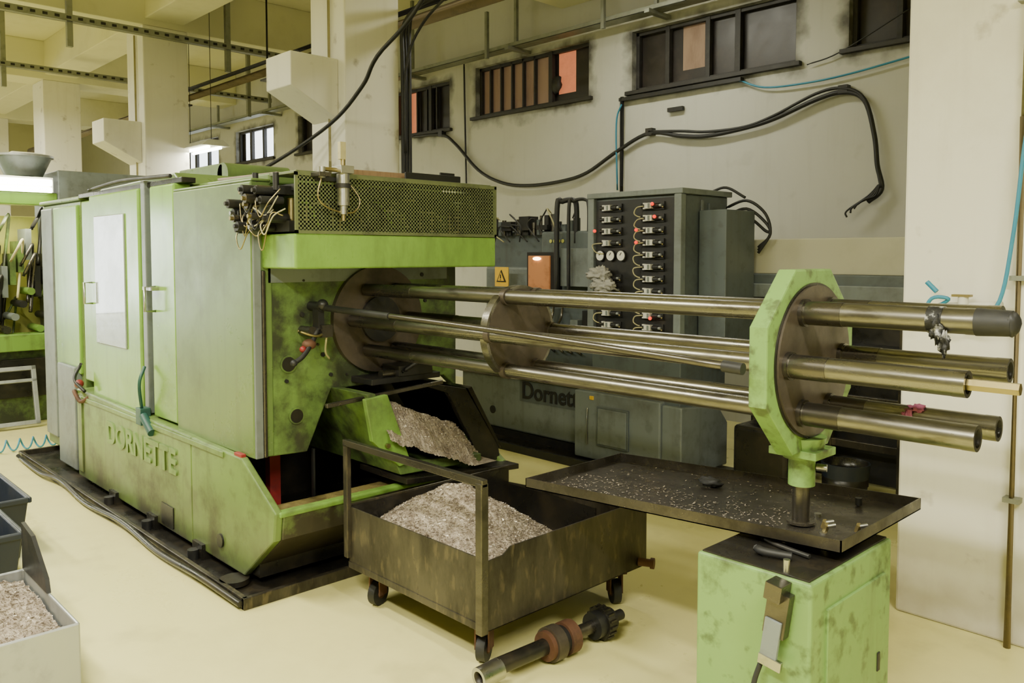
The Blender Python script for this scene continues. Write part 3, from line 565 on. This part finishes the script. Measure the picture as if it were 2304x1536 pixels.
def zz(x): return .740-.072*(x1-x)/(x1-x0)
def slab(a,b,c,d,lo,hi,m):
    v=[p.bm.verts.new((x,y,zz(x)+h)) for x in (a,b) for y in (c,d) for h in (lo,hi)]
    for q in ((0,1,3,2),(4,6,7,5),(0,4,5,1),(2,3,7,6),(0,2,6,4),(1,5,7,3)): p.face([v[i] for i in q],m)
slab(x0,x1,y0,y1,-.004,0,'traysteel'); slab(x0,x1,y0,y0+.004,-.004,.035,'traysteel'); slab(x0,x1,y1-.004,y1,-.004,.035,'traysteel'); slab(x0,x0+.004,y0,y1,-.004,.035,'traysteel'); slab(x1-.004,x1,y0,y1,-.004,.035,'traysteel')
p.done()
p=Part('brass_fittings',T)
for (x,y) in ((-1.15,2.46),(-1.17,2.49),(-1.08,2.53)): p.cyl((x,y,.74),(x+.012,y-.01,.765),.009,'brass',seg=6,smooth=False); p.cyl((x+.012,y-.01,.76),(x+.028,y+.01,.763),.007,'steel_bright',seg=8)
p.sph((-1.75,2.75,.72),.03,'black',(1.6,1,.5),8,.5); p.cyl((-1.2,2.82,.735),(-1.2,2.82,.76),.012,'dark',seg=8); p.done()
p=Part('tray_chips',T)
for k in range(900):
    x=random.uniform(x0+.03,x1-.25);y=random.uniform(y0+.02,y1-.3) if random.random()<.7 else random.uniform(y0,y1-.02)
    c=Vector((x,y,zz(x)+.003)); l=random.uniform(.002,.005); a=random.random()*6.28; u=Vector((math.cos(a),math.sin(a),random.uniform(-.2,.4)))*l; w=Vector((-math.sin(a),math.cos(a),0))*l*.5
    p.face([p.bm.verts.new(c-u-w),p.bm.verts.new(c+u-w),p.bm.verts.new(c+u+w),p.bm.verts.new(c-u+w)],'chips')
p.done()
p=Part('tray_supports',T)
for (x,y) in ((-1.25,2.38),(-1.15,2.45),(-1.25,2.62)): p.cyl((x,y,.700),(x,y,.738),.012,'steel_bright',seg=10)
p.done()

# ------------------------------------------------------------------ green support cabinet
C=top('support_cabinet',(-1.2,2.4,0))
p=Part('body',C); p.box(-1.40,-1.03,2.13,2.68,0.0,.694,'green_box'); p.done(0.010,3)
p=Part('oily_top',C); p.box(-1.388,-1.042,2.142,2.668,.690,.699,'wellblack'); p.done(0.002)
p=Part('side_door',C); p.box(-1.035,-1.022,2.22,2.62,.05,.60,'green_box'); p.box(-1.024,-1.018,2.56,2.58,.3,.36,'dark'); p.done(0.004)
p=Part('pedal_switch',C)
R=Matrix.Rotation(math.radians(8),3,'Y')
p.box(-1.150,-1.085,2.095,2.128,.53,.66,'steel_dark',R); p.box(-1.155,-1.105,2.088,2.10,.45,.58,'grey_l',R); p.box(-1.165,-1.095,2.085,2.10,.44,.47,'steel_bright',R); p.box(-1.14,-1.09,2.07,2.13,.64,.69,'steel_dark',R); p.cyl((-1.12,2.16,.695),(-1.12,2.16,.735),.010,'steel_bright')
p.tube([(-1.16,2.10,.45),(-1.175,2.08,.36),(-1.165,2.07,.2),(-1.14,2.05,.05),(-1.10,2.0,.012),(-.95,2.05,.012),(-.8,2.25,.012)],.008,'black')
p.tube([(-1.26,2.24,.712),(-1.22,2.22,.716),(-1.15,2.25,.712)],.013,'black'); p.tube([(-1.3,2.35,.707),(-1.22,2.32,.707),(-1.12,2.3,.707)],.008,'dark'); p.done(0.002)
p=Part('floor_cable'); p.tube([(-.95,2.55,.012),(-.8,2.45,.012),(-.72,2.6,.012),(-.8,2.75,.012),(-.9,2.7,.012),(-.85,2.6,.02),(-.6,2.55,.012),(-.4,2.8,.012)],.008,'black'); p.done()

# ------------------------------------------------------------------ chip cart
K=top('chip_cart',(-2.7,2.5,0))
cx0,cx1,cy0,cy1,cz0,cz1=-3.20,-2.27,2.03,3.04,.17,.465
p=Part('tub',K); t=.006
p.box(cx0,cx1,cy0,cy1,cz0,cz0+t,'grimysteel'); p.box(cx0,cx1,cy0,cy0+t,cz0,cz1-.01,'grimysteel'); p.box(cx0,cx0+t,cy0,cy1,cz0,cz1,'grimysteel')
p.prism([(cx0,cz0),(cx1,cz0),(cx1,cz1+.02),(cx1-.3,cz1-.05),(cx0,cz1-.09)],'y',cy1-t,cy1,'grimysteel')
p.prism([(cy0,cz0),(cy1,cz0),(cy1,cz1+.015),(cy0+.14,cz1+.01),(cy0+.10,cz1-.015),(cy0,cz1-.02)],'x',cx1-t,cx1,'grimysteel')
p.box(cx0,cx1,cy0-.003,cy0+.01,cz0,cz0+.03,'grimysteel')
p.done(0.002)
p=Part('liner',K)
p.box(cx0+.007,cx0+.010,cy0+.01,cy1-.01,cz0,cz1-.01,'wellblack'); p.box(cx0+.01,cx1-.3,cy1-.011,cy1-.008,cz0,cz1-.095,'wellblack'); p.box(cx0+.01,cx1-.01,cy0+.007,cy0+.010,cz0,cz1-.02,'wellblack'); p.done()
p=Part('handle_frame',K)
p.box(cx0-.012,cx0+.02,cy0-.02,cy0+.004,.22,.755,'grimysteel'); p.box(cx1-.02,cx1+.016,cy0-.026,cy0+.010,.17,.75,'steel_dark'); p.box(cx0-.012,cx1+.016,cy0-.022,cy0+.006,.735,.765,'steel_dark'); p.done(0.003)
p=Part('chips',K)
def f2(x,y):
    d=math.hypot((x+2.85)*0.80,(y-2.38)*.98); return .56-.66*max(0,d-.03)
pile(p,f2,cx0+.012,cx1-.01,cy0+.012,cy1-.012,130,11000,.18); p.done()
p=Part('casters',K)
for (x,y,an) in ((-2.37,2.12,.5),(-3.1,2.12,.3),(-2.36,2.92,1.0),(-3.1,2.92,.4)):
    u=Vector((math.cos(an),math.sin(an),0)); c=Vector((x,y,.055))
    p.cyl(c-u*.018,c+u*.018,.055,'black'); p.cyl(c-u*.022,c+u*.022,.022,'rust')
    for s in (-1,1):
        o=c+u*.028*s; p.box(o.x-.004,o.x+.004,o.y-.028,o.y+.028,.05,.15,'rust',Matrix.Rotation(an,3,'Z'))
    p.box(x-.045,x+.045,y-.045,y+.045,.145,.17,'rust',Matrix.Rotation(an,3,'Z'))
p.cyl((cx1,cy1-.06,.20),(cx1+.06,cy1-.03,.20),.018,'rust'); p.cyl((cx1+.05,cy1-.035,.20),(cx1+.065,cy1-.028,.20),.025,'rust'); p.done(0.002)

p=Part('spindle_shaft')
d=Vector((.05,1,0)).normalized(); o=Vector((-2.20,1.94,.0))
def sh(a,b,r,m,**k): p.cyl(o+d*a+Vector((0,0,.07)),o+d*b+Vector((0,0,.07)),r,m,**k)
p.cyl(o+d*.10+Vector((0,0,.062)),o+d*0+Vector((0,0,.055)),.040,'steel_bright',hollow=.026)
sh(.09,.33,.032,'wellblack'); sh(.33,.35,.058,'rust'); sh(.35,.40,.069,'brownsteel'); sh(.40,.43,.055,'dark'); sh(.43,.48,.066,'rust'); sh(.48,.60,.026,'steel_dark'); sh(.60,.64,.055,'dark'); sh(.64,.68,.066,'wellblack'); sh(.68,.71,.05,'dark'); sh(.71,.78,.022,'dark')
for k in range(16):
    a=k*math.pi/8; c=o+d*.66+Vector((0,0,.07))+Vector((math.cos(a)*.066,0,math.sin(a)*.066)); p.box(c.x-.006,c.x+.006,c.y-.018,c.y+.018,c.z-.004,c.z+.004,'wellblack')
p.done()

# ------------------------------------------------------------------ grey machine behind
G=top('grey_lathe',(-4.6,5.2,0))
p=Part('control_cabinet',G)
p.box(-4.13,-3.32,4.82,5.40,.50,2.03,'grey_m'); p.box(-4.16,-3.29,4.78,5.42,2.03,2.07,'grey_l'); p.box(-4.15,-4.09,4.78,4.84,.9,2.03,'grey_l'); p.box(-3.36,-3.30,4.78,4.84,.9,2.03,'grey_l'); p.box(-3.325,-3.31,5.05,5.08,.9,2.0,'grey_l'); p.box(-3.325,-3.305,5.14,5.36,.9,1.98,'grey_m'); p.cyl((-3.30,5.25,1.2),(-3.30,5.25,1.9),.02,'grey_l')
p.box(-3.30,-3.08,5.0,5.38,.9,1.92,'grey_m')
p.done(0.006)
p=Part('valve_bank',G)
random.seed(5)
p.box(-4.08,-3.37,4.805,4.825,.95,2.01,'dark')
for cx in (-3.93,-3.55):
    for k in range(11):
        z=1.955-k*.087
        if cx==-3.93 and k in (4,5,): continue
        y=4.80; q=random.uniform(-.01,.01)
        p.box(cx-.10,cx+.10,y-.01,y+.02,z-.028,z+.028,'black'); p.box(cx-.04+q,cx+.015+q,y-.045,y,z-.02,z+.02,'white'); p.cyl((cx+.02,y-.025,z),(cx+.07,y-.025,z),.017,'black',seg=10); p.cyl((cx+.07,y-.025,z),(cx+.09,y-.025,z),.011,'alu',seg=10); p.cyl((cx-.045,y-.02,z),(cx-.09,y-.02,z),.016,'dark',seg=10)
        p.box(cx-.07,cx-.05,y-.03,y-.01,z-.022,z+.022,'white'); p.box(cx-.015,cx+.0,y-.05,y-.04,z-.016,z+.016,'grey_l'); p.sph((cx+.095,y-.02,z-.012),.008,'brass',seg=6)
        if random.random()<.5 or cx>-3.6: p.tube([(cx-.05,y-.03,z),(cx-.11-random.random()*.04,y-.04,z-.01),(cx-.14,y-.04,z-.05),(cx-.11,y-.03,z-.075),(cx-.06,y-.02,z-.08)],.0045,'cream')
for cx,k in ((-3.52,0),(-3.50,1),(-4.05,2),(-3.66,2),(-3.66,3),(-3.53,9)):
    p.sph((cx,4.745,1.965-k*.09),.013,'redled',(1,1,1),8)
p.done()
p=Part('gauges',G)
for x in (-4.03,-3.93,-3.83): p.cyl((x,4.83,1.60),(x,4.785,1.60),.042,'dark'); p.cyl((x,4.79,1.60),(x,4.783,1.60),.036,'dial'); p.box(x-.002,x+.002,4.779,4.783,1.60,1.625,'black',Matrix.Rotation(.6,3,'Y'))
p.done()
p=Part('grey_rag',G); p.sph((-3.98,4.72,1.46),.08,'rag',(1.2,.6,.7),20,.5,14); p.sph((-3.93,4.71,1.38),.07,'rag',(1.5,.5,.7),20,.5,14); p.done()
p=Part('tool_enclosure',G)
p.box(-4.85,-4.16,5.05,5.9,.55,1.62,'grey_m'); p.box(-5.7,-4.85,5.15,6.0,.55,1.82,'grey_m'); p.box(-4.84,-4.2,4.98,5.06,1.58,1.80,'grey_m'); p.box(-5.65,-4.9,5.08,5.16,.9,1.5,'grey_l')
p.done(0.02,3)
p=Part('work_window',G); p.box(-4.98,-4.66,4.95,5.05,1.29,1.63,'dark'); p.box(-4.95,-4.70,4.935,4.955,1.32,1.60,'worklamp'); p.sph((-4.84,4.93,1.575),.025,'workbulb',(2,.4,.6),8)
p.box(-4.60,-4.30,4.96,5.0,1.35,1.66,'grey_l'); p.done(0.01)
p=Part('upper_pipes',G)
for dx in (0,.13): p.tube([(-4.60+dx,4.92,1.2),(-4.60+dx,4.92,1.98),(-4.57+dx,4.95,2.04),(-4.50+dx,5.0,2.05),(-4.46+dx,5.0,1.99),(-4.46+dx,5.0,1.7)],.022 if dx==0 else .015,'black',10)
p.cyl((-4.28,5.1,1.75),(-4.28,5.1,1.98),.085,'green_light'); p.sph((-4.28,5.1,1.98),.085,'green_light',(1,1,.5)); p.sph((-4.28,5.1,1.75),.085,'green_light',(1,1,.4))
random.seed(33)
for k in range(20):
    x=-5.6+.055*k+random.uniform(-.02,.02); h=1.84+.12*random.random(); p.cyl((x,5.1,1.78),(x,5.1,h),random.choice([.012,.02,.03]),random.choice(['dark','dark','grey_m','steel_dark']),seg=8)
    if k%2: p.tube([(x,5.05,h),(x+random.uniform(-.1,.1),5.0,h+random.uniform(.0,.06)),(x+random.uniform(-.15,.15),5.0,1.85),(x+.08,5.02,1.72)],.006,random.choice(['black','black','black','cream']))
for k in range(4): p.box(-5.6+.22*k,-5.48+.22*k,5.03,5.15,1.82,1.86+.04*(k%3),'dark')
for k in range(4): p.cyl((-4.72+.045*k,4.975,1.72),(-4.72+.045*k,4.97,1.72),.015,'yellowlit',seg=12)
for k in range(8): p.tube([(-5.3+.1*k,5.0,1.25),(-5.25+.1*k,4.92,1.1),(-5.2+.08*k,4.95,.95),(-5.1+.1*k,5.0,.8)],.010,random.choice(['black','steel_dark','steel_bright','dark']))
for k in range(6): x=-5.0+.13*k; p.box(x,x+.08,4.95,5.06,.85+.08*(k%3),1.0+.08*(k%3),random.choice(['grey_l','steel_dark','dark']))
p.sph((-4.9,4.9,1.02),.05,'red',(1.3,.8,.6),8,.3)
p.done()
p=Part('warning_sign',G)
p.box(-5.37,-5.20,4.94,4.947,1.33,1.50,'yellow'); p.prism([(-5.345,1.37),(-5.225,1.37),(-5.285,1.475)],'y',4.934,4.942,'black'); p.prism([(-5.325,1.38),(-5.245,1.38),(-5.285,1.455)],'y',4.930,4.936,'yellow'); p.box(-5.29,-5.28,4.926,4.932,1.40,1.435,'black'); p.box(-5.29,-5.28,4.926,4.932,1.385,1.393,'black')
p.box(-5.37,-5.27,4.94,4.947,1.10,1.22,'yellow'); p.done()
p=Part('base',G)
p.box(-5.72,-4.28,4.85,6.0,.10,.57,'grey_l'); p.box(-5.72,-4.28,4.88,6.0,0,.10,'dark'); p.cyl((-5.3,4.86,.25),(-5.3,4.845,.25),.035,'dark'); p.box(-5.75,-4.28,4.82,4.9,.55,.60,'wellblack'); p.done(0.02,3)
p=Part('front_box',G)
p.box(-4.26,-3.45,4.76,5.35,.04,.56,'grey_l'); p.prism([(4.78,.04),(5.38,.04),(5.38,.36),(5.25,.50),(4.78,.54)],'x',-3.45,-3.28,'grey_l'); p.box(-4.22,-3.5,4.8,5.3,0,.05,'dark')
p.done(0.012,3)
p=Part('inspection_door',G); p.box(-4.02,-3.72,4.742,4.762,.16,.46,'grey_m'); p.box(-4.005,-3.735,4.736,4.746,.175,.445,'grey_l'); p.tube([(-4.10,4.73,.16),(-4.10,4.73,.44)],.008,'steel_bright',6,False); p.box(-4.10,-4.06,4.75,4.762,.50,.53,'yellow'); p.done(0.02,4)
text('base_name','Dornette',0.20,(-4.93,4.842,.40),(math.pi/2,0,0),'black',G,0.003,0.95,0.004)
p=Part('name_plate',G); p.box(-4.96,-4.20,4.846,4.852,.37,.57,'grey_m'); p.done()
p=Part('lower_oil_pan',G); p.box(-5.9,-3.1,4.62,5.36,0,.03,'wellblack'); p.box(-5.9,-3.1,4.60,4.63,0,.06,'dark'); p.done()
p=Part('cabinet_cables',G)
for k in range(3): p.tube([(-3.32,5.37,1.95-.06*k),(-3.15,5.38,2.0-.06*k),(-3.0,5.38,1.9-.06*k),(-2.96,5.38,1.75),(-3.05,5.38,1.66-.02*k)],.011,'black')
p.tube([(-3.4,5.3,2.07),(-3.3,5.35,2.10),(-3.15,5.36,2.02)],.010,'black'); p.done()
H2=top('bar_loader',(-1.5,5.6,0))
p=Part('casing',H2); p.box(-3.26,1.5,5.45,6.0,1.47,1.72,'creampanel'); p.box(-3.26,1.5,5.42,6.02,1.38,1.47,'grey_m'); p.box(-3.26,1.5,5.40,5.47,1.30,1.40,'grey_l'); p.done(0.008)
p=Part('under_frame',H2)
p.box(-3.2,1.5,5.6,6.0,.55,1.36,'wellblack'); p.box(-2.95,-2.0,5.42,5.6,.85,1.0,'dark')
for x in (-3.1,-2.55,-2.05,-1.0,0.2): p.box(x-.03,x+.03,5.45,5.51,0,1.38,'grimysteel'); p.box(x-.03,x+.03,5.94,6.0,0,1.38,'grimysteel')
p.box(-3.1,1.4,5.46,5.50,.30,.35,'grimysteel'); p.box(-3.1,1.4,5.46,5.50,.62,.66,'grimysteel'); p.box(-2.62,-2.48,5.41,5.43,1.25,1.32,'yellow')
for k in range(5): p.cyl((-3.0,5.5+.08*k,.9+.05*k),(1.2,5.5+.08*k,.9+.05*k),.03,'steel_dark')
p.box(-3.1,1.4,5.7,5.74,0.02,.56,'dark')
p.done(0.003)
p=Part('oil_drum'); p.box(-2.98,-2.58,4.95,5.36,0,.45,'wellblack'); p.cyl((-2.78,5.15,.45),(-2.78,5.15,.55),.12,'dark'); p.done(0.03,3)
p=Part('bucket'); p.cyl((-2.28,5.15,0),(-2.28,5.15,.28),.12,'bluebin',r1=.15,hollow=.14); p.done()

# ------------------------------------------------------------------ left side: other green machine, bins
Q=top('green_lathe',(-9.6,2.2,0))
p=Part('body',Q)
p.box(-10.8,-8.9,1.2,3.5,.0,.75,'green_dirty'); p.box(-9.6,-8.75,2.35,3.45,.7,2.42,'grey_l'); p.box(-11,-9.5,1.2,2.4,.75,2.0,'yellowlit'); p.box(-9.55,-8.8,1.2,1.32,.75,2.2,'green'); p.box(-9.0,-8.78,1.2,2.35,.70,.86,'green'); p.box(-9.0,-8.78,1.2,2.35,2.08,2.2,'green_light')
p.box(-8.9,-8.85,1.25,2.3,.25,.62,'wellblack'); p.done(0.01)
p=Part('spindle_pipes',Q)
random.seed(21)
for k in range(26):
    y=random.uniform(1.3,2.3); z=random.uniform(.95,1.9); x=random.uniform(-9.3,-8.85); m=random.choice(['steel_dark','dark','cream','green_dirty','black','steel_dark','dark'])
    p.tube([(x,y,z),(x+.05,y+.05,z+.12),(x-.05,y+.12,z+.2),(x-.1,y+.1,z-.1),(x,y+.05,z-.35)],.010+.008*random.random(),m)
for k in range(14):
    y=1.35+.07*k; z=.9+.12*(k%4); p.cyl((-9.2,y,z),(-8.85,y,z),.035,random.choice(['steel_dark','dark','grey_l','green']),seg=12); p.box(-9.3,-9.0,y,y+.05,z+.3,z+.6,random.choice(['dark','grey_l','green_dirty']))
p.done()
p=Part('lamp_tube',Q); p.cyl((-8.7,1.3,2.29),(-8.7,2.28,2.29),.03,'lampwhite',seg=12); p.cyl((-8.7,1.3,2.22),(-8.7,2.28,2.22),.025,'lampwhite',seg=12); p.box(-8.85,-8.72,1.3,2.3,2.2,2.34,'lamphouse'); p.done()
l=bpy.data.lights.new('tube_light','AREA'); l.shape='RECTANGLE'; l.size=1; l.size_y=.15; l.energy=25; l.color=(1,.95,.6)
o=bpy.data.objects.new('machine_lamp_light',l); o.location=(-8.95,1.8,2.05); o.rotation_euler=(0,math.radians(10),math.pi/2); COL.objects.link(o); o.parent=Q; o.matrix_parent_inverse=Matrix.Translation(Q.location).inverted()
p=Part('hopper',Q); p.cyl((-9.0,2.12,2.36),(-9.0,2.12,2.54),.16,'grey_l',r1=.24,seg=32); p.cyl((-9.0,2.12,2.54),(-9.0,2.12,2.56),.26,'alu',seg=32); p.cyl((-9.0,2.12,2.2),(-9.0,2.12,2.36),.08,'alu'); p.done()
p=Part('aluminium_frame')
R=Matrix.Rotation(math.radians(-14),3,'Y')
c=(-8.7,1.6,0.0)
def fb(*a): p.box(*a,'alu',R,c)
fb(-8.60,-8.56,1.2,1.24,0,.55); fb(-8.60,-8.56,2.06,2.10,0,.55); fb(-8.60,-8.56,1.2,2.10,.51,.55); fb(-8.60,-8.56,1.2,2.1,.0,.04); fb(-8.60,-8.56,1.66,1.70,0,.55); fb(-8.60,-8.56,1.2,2.1,.40,.43)
p.done(0.004)
p=Part('coiled_air_hose')
P=[]
for k in range(110):
    a=k*.55; P.append((-7.62+.05*math.cos(a),1.10+.0085*k,.055+.045*math.sin(a)))
p.tube(P,.007,'bluehose',6,False); p.done()
def bin_(name,x0,x1,y0,y1,h,m,taper=.04,rim=True):
    e=top(name,((x0+x1)/2,(y0+y1)/2,0)); p=Part('walls',e); t=.012
    def ring(z,g,i):
        return [p.bm.verts.new((a,b,z)) for a,b in ((x0+g+i,y0+g+i),(x1-g-i,y0+g+i),(x1-g-i,y1-g-i),(x0+g+i,y1-g-i))]
    a=ring(0,taper,0);b=ring(h,0,0);c=ring(h,0,t);d=ring(.02,taper,t)
    for q,w in ((a,b),(b,c),(c,d)):
        for i in range(4): p.face([q[i],q[(i+1)%4],w[(i+1)%4],w[i]],m)
    p.face(a[::-1],m); p.face(d,m)
    if rim:
        p.box(x0-.012,x1+.012,y1-.005,y1+.012,h-.03,h,m); p.box(x1-.005,x1+.012,y0,y1,h-.03,h,m)
    p.done(0.006); return e
e=bin_('steel_chip_bin',-3.75,-3.05,.25,.85,.33,'alu',.0,False)
p=Part('chips',e); pile(p,lambda x,y:.27+.14*math.exp(-((x+3.6)**2+(y-.5)**2)/.05),-3.73,-3.07,.27,.83,60,2600); p.done()
p=Part('bent_edge',e); p.prism([(-3.75,.33),(-3.40,.33),(-3.42,.38),(-3.60,.50),(-3.75,.52)],'y',.835,.85,'dark'); p.done()
bin_('plastic_crate',-4.75,-4.15,.35,.93,.36,'bluebin')
bin_('navy_bin',-5.5,-4.85,.55,1.12,.33,'bluebin')

# ------------------------------------------------------------------ world, camera
w=bpy.data.worlds.new('world'); S.world=w; w.use_nodes=True
w.node_tree.nodes['Background'].inputs[0].default_value=(0.9,0.92,0.8,1); w.node_tree.nodes['Background'].inputs[1].default_value=0.3
cam=bpy.data.cameras.new('camera'); co=bpy.data.objects.new('camera',cam); COL.objects.link(co)
cam.sensor_width=36; cam.lens=1850/2304*36; cam.shift_y=(672-768)/2304
co.location=(0,0,1.6)
F=Vector((-math.cos(math.radians(43.8)),math.sin(math.radians(43.8)),0))
th=math.radians(3); d=F*math.cos(th)+Vector((0,0,-math.sin(th)))
co.rotation_euler=d.to_track_quat('-Z','Y').to_euler()
cam.clip_start=.05
S.camera=co
